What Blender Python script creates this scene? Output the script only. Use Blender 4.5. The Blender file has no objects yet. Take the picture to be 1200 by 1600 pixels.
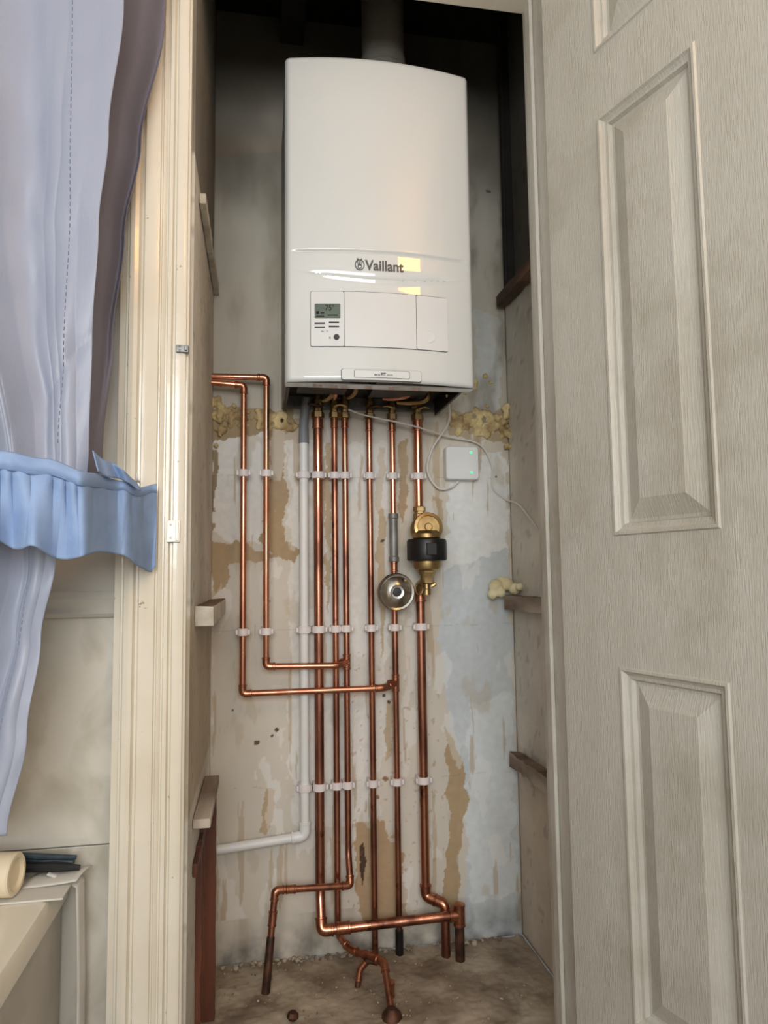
import bpy, math, random
from mathutils import Vector, Matrix, noise
random.seed(7)
sc = bpy.context.scene
COL = sc.collection
sc.view_settings.view_transform = 'Standard'

# ------------------------------------------------------------ survey camera
F = 1108.0; YAW = math.radians(10); PIT = math.radians(5); ROL = math.radians(0.75); ZC = 0.89
fwd = Vector((math.sin(YAW)*math.cos(PIT), math.cos(YAW)*math.cos(PIT), math.sin(PIT)))
r0 = Vector((math.cos(YAW), -math.sin(YAW), 0)); u0 = r0.cross(fwd)
UP = u0*math.cos(ROL)+r0*math.sin(ROL); RT = r0*math.cos(ROL)-u0*math.sin(ROL)
CAM = Vector((0, 0, ZC))
cd = bpy.data.cameras.new("camera"); co = bpy.data.objects.new("camera", cd); COL.objects.link(co)
cd.sensor_fit = 'VERTICAL'; cd.sensor_height = 36; cd.lens = F/1600*36; cd.clip_start = .02
m = Matrix.Identity(4)
for i in range(3):
    m[i][0] = RT[i]; m[i][1] = UP[i]; m[i][2] = -fwd[i]; m[i][3] = CAM[i]
co.matrix_world = m
sc.camera = co
def ray(px, py): return fwd+RT*((px-600)/F)+UP*((800-py)/F)
def P(px, py, Y):
    d = ray(px, py); return CAM+d*(Y/d.y)
def PZ(px, py, z):
    d = ray(px, py); return CAM+d*((z-ZC)/d.z)
def PX(px, py, x):
    d = ray(px, py); return CAM+d*(x/d.x)

def C(r, g, b):
    f = lambda c: ((c/255)/12.92 if c/255 <= .04045 else ((c/255+.055)/1.055)**2.4)
    return (f(r), f(g), f(b), 1)

# ------------------------------------------------------------ materials
def M(name, c1, c2=None, scale=12, rough=.5, metal=0, bump=0, bscale=80, st=(1,1,1), coat=0, attr=False, lo=.35, hi=.65, emit=0, r2=None, sheen=0, blotch=None):
    mt = bpy.data.materials.new(name); mt.use_nodes = True
    nt = mt.node_tree; b = nt.nodes['Principled BSDF']; L = nt.links.new
    tc = nt.nodes.new('ShaderNodeTexCoord'); mp = nt.nodes.new('ShaderNodeMapping')
    mp.inputs['Scale'].default_value = st; L(tc.outputs['Object'], mp.inputs['Vector'])
    n = nt.nodes.new('ShaderNodeTexNoise'); n.inputs['Scale'].default_value = scale; n.inputs['Detail'].default_value = 6
    L(mp.outputs[0], n.inputs['Vector'])
    cr = nt.nodes.new('ShaderNodeValToRGB'); cr.color_ramp.elements[0].position = lo; cr.color_ramp.elements[1].position = hi
    if c2 is None: c2 = tuple(x*.93 for x in c1[:3])+(1,)
    cr.color_ramp.elements[0].color = c2; cr.color_ramp.elements[1].color = c1
    L(n.outputs['Fac'], cr.inputs['Fac'])
    out = cr.outputs[0]
    if attr:
        at = nt.nodes.new('ShaderNodeAttribute'); at.attribute_name = 'Col'
        mx = nt.nodes.new('ShaderNodeMix'); mx.data_type = 'RGBA'; mx.blend_type = 'MULTIPLY'; mx.inputs[0].default_value = 1
        L(at.outputs['Color'], mx.inputs[6]); L(out, mx.inputs[7]); out = mx.outputs[2]
    if blotch:
        bs, bc, blo, bhi = blotch
        nb = nt.nodes.new('ShaderNodeTexNoise'); nb.inputs['Scale'].default_value = bs; nb.inputs['Detail'].default_value = 8; nb.inputs['Roughness'].default_value = .65
        L(tc.outputs['Object'], nb.inputs['Vector'])
        mr = nt.nodes.new('ShaderNodeMapRange'); mr.inputs[1].default_value = blo; mr.inputs[2].default_value = bhi
        L(nb.outputs['Fac'], mr.inputs[0])
        mx = nt.nodes.new('ShaderNodeMix'); mx.data_type = 'RGBA'
        L(mr.outputs[0], mx.inputs[0]); L(out, mx.inputs[6]); mx.inputs[7].default_value = bc; out = mx.outputs[2]
    L(out, b.inputs['Base Color'])
    b.inputs['Roughness'].default_value = rough; b.inputs['Metallic'].default_value = metal
    b.inputs['Coat Weight'].default_value = coat
    if r2 is not None:
        mr = nt.nodes.new('ShaderNodeMapRange'); mr.inputs[3].default_value = r2; mr.inputs[4].default_value = rough
        mr.inputs[1].default_value = lo; mr.inputs[2].default_value = hi
        L(n.outputs['Fac'], mr.inputs[0]); L(mr.outputs[0], b.inputs['Roughness'])
    if emit:
        b.inputs['Emission Color'].default_value = c1; b.inputs['Emission Strength'].default_value = emit
    if bump:
        n2 = nt.nodes.new('ShaderNodeTexNoise'); n2.inputs['Scale'].default_value = bscale; n2.inputs['Detail'].default_value = 8
        L(mp.outputs[0], n2.inputs['Vector'])
        bp = nt.nodes.new('ShaderNodeBump'); bp.inputs['Strength'].default_value = bump; bp.inputs['Distance'].default_value = .004
        L(n2.outputs['Fac'], bp.inputs['Height']); L(bp.outputs[0], b.inputs['Normal'])
    return mt

m_plaster = M('aged_plaster', (1,1,1,1), (.90,.885,.86,1), 7, .85, bump=.42, bscale=45, attr=True, st=(1,1,.6))
m_conc = M('dusty_concrete', C(172,157,136), C(114,98,80), 9, .95, bump=.6, bscale=40, blotch=(5,C(186,172,150),.52,.66))
m_roomw = M('cream_wall_paint', C(214,209,198), C(206,200,188), 3, .7, bump=.1)
m_roomn = M('pale_grey_wall_paint', C(212,212,210), None, 3, .7)
m_roomfloor = M('grey_brown_vinyl_floor', C(140,130,118), C(122,112,100), 5, .6)
m_ceil = M('white_ceiling_paint', C(222,221,218), None, 3, .8)
m_dark = M('dark_board', C(40,35,30), C(20,17,15), 6, .9, bump=.3)  # very dark brown for the cupboard's ceiling board, joist and conduit
m_gloss = M('cream_gloss_paint', C(230,222,205), C(220,210,190), 5, .22, bump=.26, bscale=22, coat=.3, blotch=(38,C(168,148,120),.685,.70))
m_door = M('embossed_grey_paint', C(194,190,179), C(187,183,171), 3, .42, bump=.42, bscale=90, st=(6,1,.35), blotch=(2.2,C(174,168,154),.50,.62))
m_white = M('white_enamel', C(206,210,209), C(204,208,206), 2, .38, coat=1)
m_panelw = M('white_plastic', C(214,217,217), None, 3, .45)
m_gap = M('grey_seam', C(108,111,113), None, 3, .5)
m_lcd = M('lcd_green_grey', C(84,100,86), C(78,92,80), 20, .3)
m_black = M('black_rubber', C(22,22,22), C(14,14,14), 20, .4)
m_ink = M('grey_logo_ink', C(104,102,98), None, 3, .95)
m_ink.node_tree.nodes['Principled BSDF'].inputs['Specular IOR Level'].default_value = .1
m_inkd = M('dark_ink', C(24,26,24), None, 3, .9)
m_steel = M('galvanised_steel', C(140,140,138), C(100,100,98), 30, .45, metal=.7)
m_dsteel = M('dark_steel', C(60,56,52), C(38,35,32), 20, .5, metal=.6)
m_flue = M('grey_flue', C(140,134,125), C(110,105,96), 6, .45)
m_cop = M('bright_copper', C(228,168,138), C(184,120,94), 22, .2, metal=1, st=(1,1,.3), r2=.36)
m_cop2 = M('tarnished_copper', C(204,144,118), C(128,84,68), 26, .24, metal=1, st=(1,1,.25), r2=.46, lo=.38, hi=.62, blotch=(14,C(92,60,48),.60,.70))
m_copd = M('dark_stained_copper', C(104,68,50), C(44,33,28), 30, .55, metal=.6, bump=.3)
m_fit = M('soldered_copper_fitting', C(206,144,114), C(144,94,74), 35, .26, metal=1, r2=.42)
m_brass = M('brass', C(192,166,116), C(146,122,84), 20, .4, metal=1, bump=.1)
m_pvc = M('white_pvc', C(232,233,231), C(224,225,222), 8, .4)
m_gpvc = M('grey_pvc', C(128,132,136), C(115,118,122), 8, .5)
m_clip = M('white_nylon', C(232,224,222), C(218,209,206), 10, .45)
m_foam = M('expanding_foam', C(222,202,150), C(150,122,82), 26, .85, bump=.9, bscale=70)
m_foam2 = M('pale_expanding_foam', C(228,218,182), C(208,190,146), 22, .8, bump=.5, bscale=50)
m_wood = M('dirty_painted_batten', C(190,178,162), C(108,88,72), 10, .8, bump=.4, st=(1,.3,1))
m_woodr = M('red_brown_wood', C(120,68,46), C(60,36,28), 14, .6, bump=.6, st=(1,1,.15))
m_woodp = M('painted_batten', C(204,197,182), C(146,130,110), 12, .6, bump=.3, lo=.3, hi=.5)
m_cable = M('white_cable', C(222,218,210), None, 10, .5)
m_led = M('green_led', (.05,.9,.3,1), None, 5, .3, emit=1.2)
m_chrome = M('brushed_nickel', C(215,212,206), C(190,187,180), 30, .22, metal=1)
m_bath = M('ivory_acrylic', C(226,218,200), C(218,208,188), 5, .3, coat=.2)
m_bpanel = M('grey_bath_panel', C(198,194,184), C(170,165,154), 5, .5)
m_tape = M('white_sealing_tape', C(220,217,210), C(200,196,188), 10, .6)
m_blue = M('pale_blue_cotton', C(142,166,202), C(130,154,192), 25, .8, bump=.12, bscale=300)
m_navy = M('paint_stained_handle', C(22,30,42), C(56,78,88), 24, .5)
m_card = M('pale_card', C(208,204,194), None, 10, .8)
m_tube = M('cream_plastic_tube', C(228,214,186), C(214,197,166), 10, .6)
m_lamp = M('warm_lamp_glass', (1,.42,.035,1), None, 1, .4, emit=26)
m_curt = M('grey_blue_satin', C(158,164,180), C(145,151,168), 2.5, .42, bump=.1, bscale=250, st=(1,1,.3))
m_curtshade = M('mauve_grey_curtain_shade', C(120,116,126), C(100,96,106), 3, .6, bump=.12, bscale=250, st=(1,1,.3))
m_thread = M('lilac_thread', C(106,108,126), None, 5, .7)
def marble():
    mt = M('marbled_tile', C(204,199,186), C(176,170,154), 5, .3, coat=.3, lo=.4, hi=.6)
    for n in mt.node_tree.nodes:
        if n.type == 'TEX_NOISE': n.inputs['Distortion'].default_value = 1.6
    return mt
m_marble = marble()

# ------------------------------------------------------------ mesh builder
WPOS = {}
class B:
    def __init__(s): s.v=[]; s.f=[]; s.mi=[]; s.cur=0
    def add(s, v, f):
        o=len(s.v); s.v += [Vector(a) for a in v]
        s.f += [tuple(i+o for i in q) for q in f]; s.mi += [s.cur]*len(f); return s
    def box(s, a, b):
        x0,y0,z0=a; x1,y1,z1=b
        return s.add([(x0,y0,z0),(x1,y0,z0),(x1,y1,z0),(x0,y1,z0),(x0,y0,z1),(x1,y0,z1),(x1,y1,z1),(x0,y1,z1)],
            [(0,3,2,1),(4,5,6,7),(0,1,5,4),(1,2,6,5),(2,3,7,6),(3,0,4,7)])
    def sweep(s, path, r, segs=16, closed=False):
        path=[Vector(p) for p in path]; n=len(path)
        rs = r if isinstance(r,(list,tuple)) else [r]*n
        T=[]
        for i in range(n):
            if closed: t=path[(i+1)%n]-path[i-1]
            else: t=path[min(i+1,n-1)]-path[max(i-1,0)]
            if t.length<1e-9: t=T[-1] if T else Vector((0,0,1))
            T.append(t.normalized())
        ref=Vector((0,0,1)) if abs(T[0].z)<.9 else Vector((0,1,0))
        N=(ref-T[0]*ref.dot(T[0])).normalized(); v=[]; f=[]
        for i in range(n):
            N=(N-T[i]*N.dot(T[i])).normalized(); Bn=T[i].cross(N)
            for k in range(segs):
                a=2*math.pi*k/segs; v.append(path[i]+(N*math.cos(a)+Bn*math.sin(a))*rs[i])
        for i in range(n if closed else n-1):
            j=(i+1)%n
            for k in range(segs):
                k2=(k+1)%segs; f.append((i*segs+k,i*segs+k2,j*segs+k2,j*segs+k))
        if not closed:
            f.append(tuple(range(segs))[::-1]); f.append(tuple((n-1)*segs+k for k in range(segs)))
        return s.add(v,f)
    def lathe(s, o, ax, prof, segs=32):
        o=Vector(o); ax=Vector(ax).normalized(); ref=Vector((0,0,1)) if abs(ax.z)<.9 else Vector((0,1,0))
        N=(ref-ax*ref.dot(ax)).normalized(); Bn=ax.cross(N); v=[]; f=[]
        for (r,h) in prof:
            for k in range(segs):
                a=2*math.pi*(k+.5)/segs; v.append(o+ax*h+(N*math.cos(a)+Bn*math.sin(a))*max(r,1e-5))
        for i in range(len(prof)-1):
            for k in range(segs):
                k2=(k+1)%segs; f.append((i*segs+k,i*segs+k2,(i+1)*segs+k2,(i+1)*segs+k))
        f.append(tuple(range(segs))[::-1]); f.append(tuple((len(prof)-1)*segs+k for k in range(segs)))
        return s.add(v,f)
    def grid(s, fn, nu, nv):
        v=[fn(i/nu,j/nv) for j in range(nv+1) for i in range(nu+1)]
        f=[(j*(nu+1)+i,j*(nu+1)+i+1,(j+1)*(nu+1)+i+1,(j+1)*(nu+1)+i) for j in range(nv) for i in range(nu)]
        return s.add(v,f)
    def prism(s, poly, z0, z1):
        n=len(poly); v=[(x,y,z0) for x,y in poly]+[(x,y,z1) for x,y in poly]
        f=[(i,(i+1)%n,(i+1)%n+n,i+n) for i in range(n)]+[tuple(range(n))[::-1],tuple(range(n,2*n))]
        return s.add(v,f)
    def obj(s, name, mats, parent=None, label=None, category=None, group=None, kind=None, smooth=True, bevel=0, ang=35):
        me=bpy.data.meshes.new(name)
        xs=[a.x for a in s.v]; ys=[a.y for a in s.v]; zs=[a.z for a in s.v]
        c=Vector(((min(xs)+max(xs))/2,(min(ys)+max(ys))/2,(min(zs)+max(zs))/2))
        me.from_pydata([a-c for a in s.v],[],s.f)
        if not isinstance(mats,(list,tuple)): mats=[mats]
        for mm in mats: me.materials.append(mm)
        me.polygons.foreach_set('material_index', s.mi)
        if smooth:
            me.polygons.foreach_set('use_smooth',[True]*len(me.polygons)); me.set_sharp_from_angle(angle=math.radians(ang))
        me.update()
        o=bpy.data.objects.new(name,me); COL.objects.link(o); o.location=c; WPOS[o.name]=c.copy()
        fin(o,parent,label,category,group,kind)
        if bevel:
            bv=o.modifiers.new('bevel','BEVEL'); bv.width=bevel; bv.segments=2; bv.limit_method='ANGLE'
        return o
def fin(o,parent,label,category,group,kind):
    if parent:
        o.parent=parent; o.matrix_parent_inverse=Matrix.Translation(-WPOS[parent.name])
    if label: o['label']=label
    if category: o['category']=category
    if group: o['group']=group
    if kind: o['kind']=kind
def empty(name, loc, label, category, group=None):
    o=bpy.data.objects.new(name,None); o.empty_display_size=.05; COL.objects.link(o)
    o.location=Vector(loc); WPOS[o.name]=Vector(loc); fin(o,None,label,category,group,None); return o
def bend(pts, br, n=8):
    pts=[Vector(p) for p in pts]; out=[pts[0]]
    for i in range(1,len(pts)-1):
        a,c,b=pts[i-1],pts[i],pts[i+1]; la=(a-c).length; lb=(b-c).length
        k=min(br,.45*la,.45*lb); p=c+(a-c).normalized()*k; q=c+(b-c).normalized()*k
        for j in range(n+1):
            t=j/n; out.append(p*(1-t)**2+c*2*t*(1-t)+q*t*t)
    out.append(pts[-1]); return out
def catmull(pts, n=10):
    pts=[Vector(p) for p in pts]; q=[pts[0]]+pts+[pts[-1]]; out=[]
    for i in range(1,len(q)-2):
        for j in range(n):
            t=j/n; a,b,c,d=q[i-1],q[i],q[i+1],q[i+2]
            out.append(.5*((2*b)+(c-a)*t+(2*a-5*b+4*c-d)*t*t+(3*b-a-3*c+d)*t**3))
    out.append(pts[-1]); return out

# ------------------------------------------------------------ key dimensions
XL=-.113; XR=.642; YB=1.75; YF=1.20; OX0=-.117; OX1=.533; OZ=2.04; CZ=2.42

# ------------------------------------------------------------ painted walls
def inpoly(x,z,poly):
    c=False; n=len(poly); j=n-1
    for i in range(n):
        xi,zi=poly[i]; xj,zj=poly[j]
        if (zi>z)!=(zj>z) and x<(xj-xi)*(z-zi)/(zj-zi)+xi: c=not c
        j=i
    return c
def wp(pts): return [(P(a,b,YB).x,P(a,b,YB).z) for a,b in pts]
BEI=(176,152,120); BASE=(212,205,192)
patches=[
 (wp([(320,640),(460,640),(460,686),(320,696)]),(166,147,116),.012),
 (wp([(700,644),(820,640),(800,690),(700,684)]),(178,163,136),.012),
 (wp([(335,690),(418,676),(412,760),(416,845),(370,852),(330,830)]),(228,227,223),.014),
 (wp([(455,690),(610,690),(612,860),(600,1180),(560,1290),(455,1290),(450,1000)]),(224,221,214),.016),
 (wp([(421,670),(448,672),(446,850),(474,858),(462,884),(424,866),(408,835),(420,764)]),BEI,.013),
 (wp([(325,790),(334,846),(400,854),(446,866),(400,876),(360,890),(352,925),(325,935)]),(176,154,122),.016),
 (wp([(508,690),(518,690),(518,900),(512,960),(508,900)]),(192,172,142),.010),
 (wp([(624,690),(638,690),(636,780),(628,820),(622,790)]),(180,158,126),.010),
 (wp([(590,700),(600,700),(602,930),(596,1040),(590,900)]),(198,180,152),.010),
 (wp([(700,720),(790,700),(795,800),(790,900),(720,930),(690,880),(700,800)]),(228,230,228),.016),
 (wp([(690,890),(790,860),(800,1000),(806,1150),(812,1470),(722,1460),(735,1290),(722,1190),(700,1120),(688,1000)]),(203,209,212),.014),
 (wp([(735,1100),(800,1080),(806,1400),(740,1420),(728,1300)]),(216,221,222),.016),
 (wp([(694,1130),(704,1150),(722,1180),(730,1250),(718,1330),(712,1430),(690,1430),(702,1300),(698,1220)]),(182,158,124),.010),
 (wp([(412,1232),(426,1236),(431,1262),(414,1308),(404,1300),(412,1260)]),(188,166,136),.010),
 (wp([(552,1290),(596,1284),(624,1330),(630,1440),(566,1450),(554,1390)]),(182,155,122),.020),
 (wp([(600,1095),(610,1090),(612,1180),(603,1190)]),(196,178,150),.008),
 (wp([(330,700),(340,700),(336,800),(328,800)]),(150,134,108),.008),
 (wp([(674,775),(694,778),(690,830),(678,840)]),(190,172,144),.010),
 (wp([(740,480),(782,500),(784,640),(745,640)]),(198,200,196),.014),
 (wp([(562,1322),(568,1316),(572,1345),(567,1385),(562,1360)]),(76,54,40),.004),
]
spots=[(P(a,b,YB).x,P(a,b,YB).z,r,c) for a,b,r,c in [
 (400,1160,.008,(106,88,70)),(432,1142,.005,(90,74,60)),(425,1150,.004,(90,74,60)),(606,1096,.006,(80,70,60)),(598,1088,.005,(90,80,70)),
 (364,1110,.003,(120,106,90)),(598,845,.005,(90,80,70)),(602,1215,.007,(150,120,90)),(590,1245,.007,(160,130,96)),
 (440,652,.016,(60,52,44)),(775,745,.004,(90,80,66)),(762,300,.008,(110,104,92)),(420,940,.004,(160,142,120))]]
zl=[P(500,b,YB).z for b in (745,982,1224)]
def fr(x,y,z,s,o=4): return noise.fractal(Vector((x*s,y*s,z*s)),1.0,2.0,o)
def sst(a,b_,x):
    t=max(0,min(1,(x-a)/(b_-a))); return t*t*(3-2*t)
def colback(x,z):
    n1=fr(x,3.1,z,22,6); n2=fr(x,7.7,z,22,6); nb=fr(x,1.3,z,4,3); n3=fr(x,5,z,60,3)
    base=BASE
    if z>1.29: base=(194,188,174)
    c=Vector(base)*(1+.04*nb)
    for poly,cc,d in patches:
        if inpoly(x+n1*d,z+n2*d,poly): c=Vector(cc)*(1+.03*nb+.03*n3)
    s1=fr(x,20+x*.5,z*.5,12,5)
    if .1<z<1.28:
        c=c.lerp(Vector((236,235,231)),.45*sst(.34,.38,s1))
        c=c.lerp(Vector((188,170,144)),.30*sst(.40,.55,-s1))
        s2=fr(x*2.6,33,z*.22,14,5)
        c=c.lerp(Vector((178,154,122)),.50*sst(.46,.52,s2))
    else:
        s2=fr(x*1.6,33,z*.5,8,4); c=c.lerp(Vector((146,135,114)),.40*sst(.0,.8,s2))
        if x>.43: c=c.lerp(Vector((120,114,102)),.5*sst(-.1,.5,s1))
    for sx,sz,r,cc in spots:
        if math.hypot((x-sx)+n1*r*.9,(z-sz)+n2*r*.9)<r*.8: c=Vector(cc)
    for q in zl:
        if abs(z-q-.002*n1)<.0012 and n2>.05: c=c*.92
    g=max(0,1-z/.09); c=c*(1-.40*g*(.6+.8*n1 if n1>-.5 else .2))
    if n3>.55 and .05<z<.7 and .2<x<.45: c=c.lerp(Vector((160,128,96)),.35)
    c=c.lerp(Vector((84,79,70)),.78*sst(1.72,2.12,z+.12*nb))  # upper wall darkened in its colour: lintel shade along with grime
    return c
def colside(x,z,sd):
    n1=fr(x,2.1+sd,z,6); n2=fr(x,9+sd,z,30,3)
    base=Vector((210,204,191)) if sd else Vector((214,208,195))
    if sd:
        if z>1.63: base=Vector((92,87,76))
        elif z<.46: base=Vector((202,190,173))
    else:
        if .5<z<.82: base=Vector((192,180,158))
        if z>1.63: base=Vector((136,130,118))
    c=base*(1+.08*n1+.03*n2)
    if n2>.5: c=c*.86
    return c
def paintwall(name,fn,nu,nv,colf,label):
    b=B(); b.grid(fn,nu,nv); o=b.obj(name,m_plaster,kind='structure',label=label)
    me=o.data; at=me.color_attributes.new('Col','FLOAT_COLOR','POINT')
    data=[]
    for v in me.vertices:
        w=v.co+o.location; c=colf(w); data += [*C(max(0,c[0]),max(0,c[1]),max(0,c[2]))]
    at.data.foreach_set('color',data)
    sm=o.modifiers.new('solid','SOLIDIFY'); sm.thickness=.05; sm.offset=-1
    return o
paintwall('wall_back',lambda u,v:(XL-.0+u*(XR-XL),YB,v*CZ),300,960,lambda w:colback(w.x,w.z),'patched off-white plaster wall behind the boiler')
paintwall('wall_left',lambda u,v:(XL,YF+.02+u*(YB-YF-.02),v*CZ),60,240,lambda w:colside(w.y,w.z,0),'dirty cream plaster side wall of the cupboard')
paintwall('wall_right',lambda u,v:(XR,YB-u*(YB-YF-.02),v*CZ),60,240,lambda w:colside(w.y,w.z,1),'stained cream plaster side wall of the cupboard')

b=B(); b.grid(lambda u,v:(XL+u*(XR-XL),YF+.02+v*(YB-YF-.02),.003*fr(u*4,v*3,0,3)+.0018*fr(u*4,v*3,1,14)-.003+.008*max(0,v-.9)*10*abs(fr(u*8,0,3,3))),170,130)
fl=b.obj('floor',m_conc,kind='structure',label='dusty brown concrete cupboard floor')
b=B(); b.box((-1.0,-1.6,-.06),(1.3,YF+.02,-.0)); b.obj('floor_room',m_roomfloor,kind='structure',label='vinyl room floor')
b=B(); b.box((-1.05,-1.65,CZ),(1.35,YB+.05,CZ+.05)); b.obj('ceiling',m_ceil,kind='structure',label='plain ceiling')
b=B(); b.box((XL,YF+.1,2.34),(XR,YB,2.40)); b.obj('ceiling_cupboard',m_dark,kind='structure',label='dark board ceiling of the cupboard')
b=B(); b.box((-1.05,-1.65,0),(-1.0,YF+.05,CZ)); b.obj('wall_room_left',m_roomn,kind='structure')
b=B(); b.box((1.3,-1.65,0),(1.35,YF+.05,CZ)); b.obj('wall_room_right',m_roomn,kind='structure')
b=B(); b.box((-1.0,-1.65,0),(1.3,-1.6,CZ)); b.obj('wall_room_rear',m_roomn,kind='structure')
zt=P(120,965,1.2).z
b=B(); b.box((-1.0,YF+.01,zt),(OX0-.02,YF+.06,CZ)); b.box((OX1+.02,YF+.01,0),(1.3,YF+.06,CZ)); b.box((OX0-.02,YF+.01,OZ+.02),(OX1+.02,YF+.06,CZ))
b.obj('wall_front',m_roomw,kind='structure',label='cream painted wall around the cupboard opening')
ztile=P(120,1325,1.2).z
b=B(); b.box((-1.0,YF+.006,ztile+.001),(OX0-.06,YF+.05,zt)); b.obj('wall_front_tiles',m_marble,kind='structure',label='marbled cream wall tiles',bevel=.001)
b=B(); b.box((-1.0,YF+.008,0),(OX0-.06,YF+.05,ztile-.001)); b.obj('wall_front_tiles_low',m_marble,kind='structure',label='marbled cream wall tiles',bevel=.001)
zt2=P(120,925,1.19).z
b=B(); prof=[(YF+.012,zt),(YF-.004,zt),(YF-.010,zt+.006),(YF-.004,zt+.012),(YF-.008,zt+.022),(YF-.014,zt+.030),(YF-.006,zt2),(YF+.012,zt2)]
n=len(prof); v=[(-1.0,y,z) for y,z in prof]+[(OX0-.095,y,z) for y,z in prof]
b.add(v,[(i,(i+1)%n,(i+1)%n+n,i+n) for i in range(n)]+[tuple(range(n))[::-1],tuple(range(n,2*n))]); b.obj('trim_1',m_bpanel,kind='structure',label='moulded tile border strip')

# ------------------------------------------------------------ door lining and architrave
b=B(); b.box((OX0-.02,YF-.002,0),(OX0,YF+.10,OZ)); b.obj('trim_2',m_gloss,kind='structure',label='cream gloss door lining',bevel=.002)
b=B(); b.box((OX1,YF-.002,0),(OX1+.022,YF+.10,OZ)); b.box((OX1-.008,YF+.045,0),(OX1,YF+.070,OZ-.01)); b.obj('trim_3',m_door,kind='structure',label='grey-cream door lining',bevel=.002)
b=B(); b.box((OX0-.02,YF-.002,OZ),(OX1+.022,YF+.10,OZ+.02)); b.obj('trim_4',m_gloss,kind='structure',label='cream gloss door head lining',bevel=.002)
ap=[(0,0),(0,.010),(.004,.013),(.016,.013),(.0185,.006),(.021,.006),(.0235,.014),(.029,.015),(.031,.010),(.033,.010),(.0345,.013),(.039,.015),(.041,.011),(.0425,.011),(.044,.016),(.056,.021),(.066,.023),(.069,.016),(.072,.016),(.075,.025),(.081,.028),(.088,.026),(.091,.019),(.0935,.019),(.095,.015),(.105,.012),(.105,0)]
b=B(); b.prism([(OX0-.004-d,YF-.001-h) for d,h in ap],0,OZ+.10); b.obj('trim_5',m_gloss,kind='structure',label='fluted cream gloss architrave',ang=40)
b=B(); v=[(OX0-.004,YF-.001-h,OZ+.004+d) for d,h in ap]+[(OX1+.03,YF-.001-h,OZ+.004+d) for d,h in ap]; n=len(ap)
b.add(v,[(i,(i+1)%n,(i+1)%n+n,i+n) for i in range(n)]+[tuple(range(n))[::-1],tuple(range(n,2*n))]); b.obj('trim_6',m_gloss,kind='structure',label='fluted cream gloss architrave head',ang=40)
for i,(py,h) in enumerate([(545,.012),(830,.035)]):
    q=P(285-i*14,py,YF-.018)
    b=B(); b.box((q.x-.010,YF-.020,q.z-h/2),(q.x+.010,YF-.010,q.z+h/2)); b.box((q.x+.004,YF-.024,q.z-h/2+.002),(q.x+.008,YF-.018,q.z+h/2-.002))
    for s in (-1,1): b.lathe((q.x-.004,YF-.0195,q.z+s*h*.3),(0,-1,0),[(.0022,0),(.0018,.0012),(.0005,.0015)],10)
    b.obj('catch_plate',m_gloss if i else m_steel,label='painted-over metal catch plate on the architrave' if i else 'small grey metal catch plate on the architrave',category='catch plate',bevel=.0008)

# ------------------------------------------------------------ six-panel door
DA=math.radians(17)
def build_door():
    b=B(); tb=[0,.130,.328,.450,.648,.778]; zb=[.012,.20,.739,.946,1.658,1.775,1.90,2.02]
    def q(x0,x1,z0,z1): b.add([(x0,0,z0),(x1,0,z0),(x1,0,z1),(x0,0,z1)],[(0,1,2,3)])
    for i in range(5):
        for j in range(7):
            if i in (1,3) and j in (1,3,5):
                x0,x1,z0,z1=tb[i],tb[i+1],zb[j],zb[j+1]
                L=[(0,0),(.002,-.003),(.006,-.003),(.009,.001),(.013,.004),(.018,.005),(.021,.012),(.026,.012),(.054,.001),(.056,.000)]
                v=[]; f=[]
                for o,d in L:
                    v += [(x0+o,d,z0+o),(x1-o,d,z0+o),(x1-o,d,z1-o),(x0+o,d,z1-o)]
                for k in range(len(L)-1):
                    for c in range(4):
                        c2=(c+1)%4; f.append((k*4+c,k*4+c2,(k+1)*4+c2,(k+1)*4+c))
                k=len(L)-1; f.append((k*4,k*4+1,k*4+2,k*4+3)); b.add(v,f)
            else: q(tb[i],tb[i+1],zb[j],zb[j+1])
    x0,x1,z0,z1=0,tb[-1],zb[0],zb[-1]; T=.035
    b.add([(x0,0,z0),(x1,0,z0),(x1,0,z1),(x0,0,z1),(x0,T,z0),(x1,T,z0),(x1,T,z1),(x0,T,z1)],[(4,7,6,5),(0,4,5,1),(1,5,6,2),(2,6,7,3),(3,7,4,0)])
    me=bpy.data.meshes.new('door_1'); me.from_pydata(b.v,[],b.f); me.materials.append(m_door); me.update()
    o=bpy.data.objects.new('door_1',me); COL.objects.link(o)
    dx=Vector((math.sin(DA),-math.cos(DA),0)); ny=Vector((math.cos(DA),math.sin(DA),0))
    mm=Matrix.Identity(4)
    for i in range(3): mm[i][0]=dx[i]; mm[i][1]=ny[i]; mm[i][2]=(0,0,1)[i]
    mm[0][3]=OX1-.006; mm[1][3]=YF-.012; o.matrix_world=mm
    o['kind']='structure'; o['label']='open pale grey six-panel embossed door'
build_door()

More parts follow.
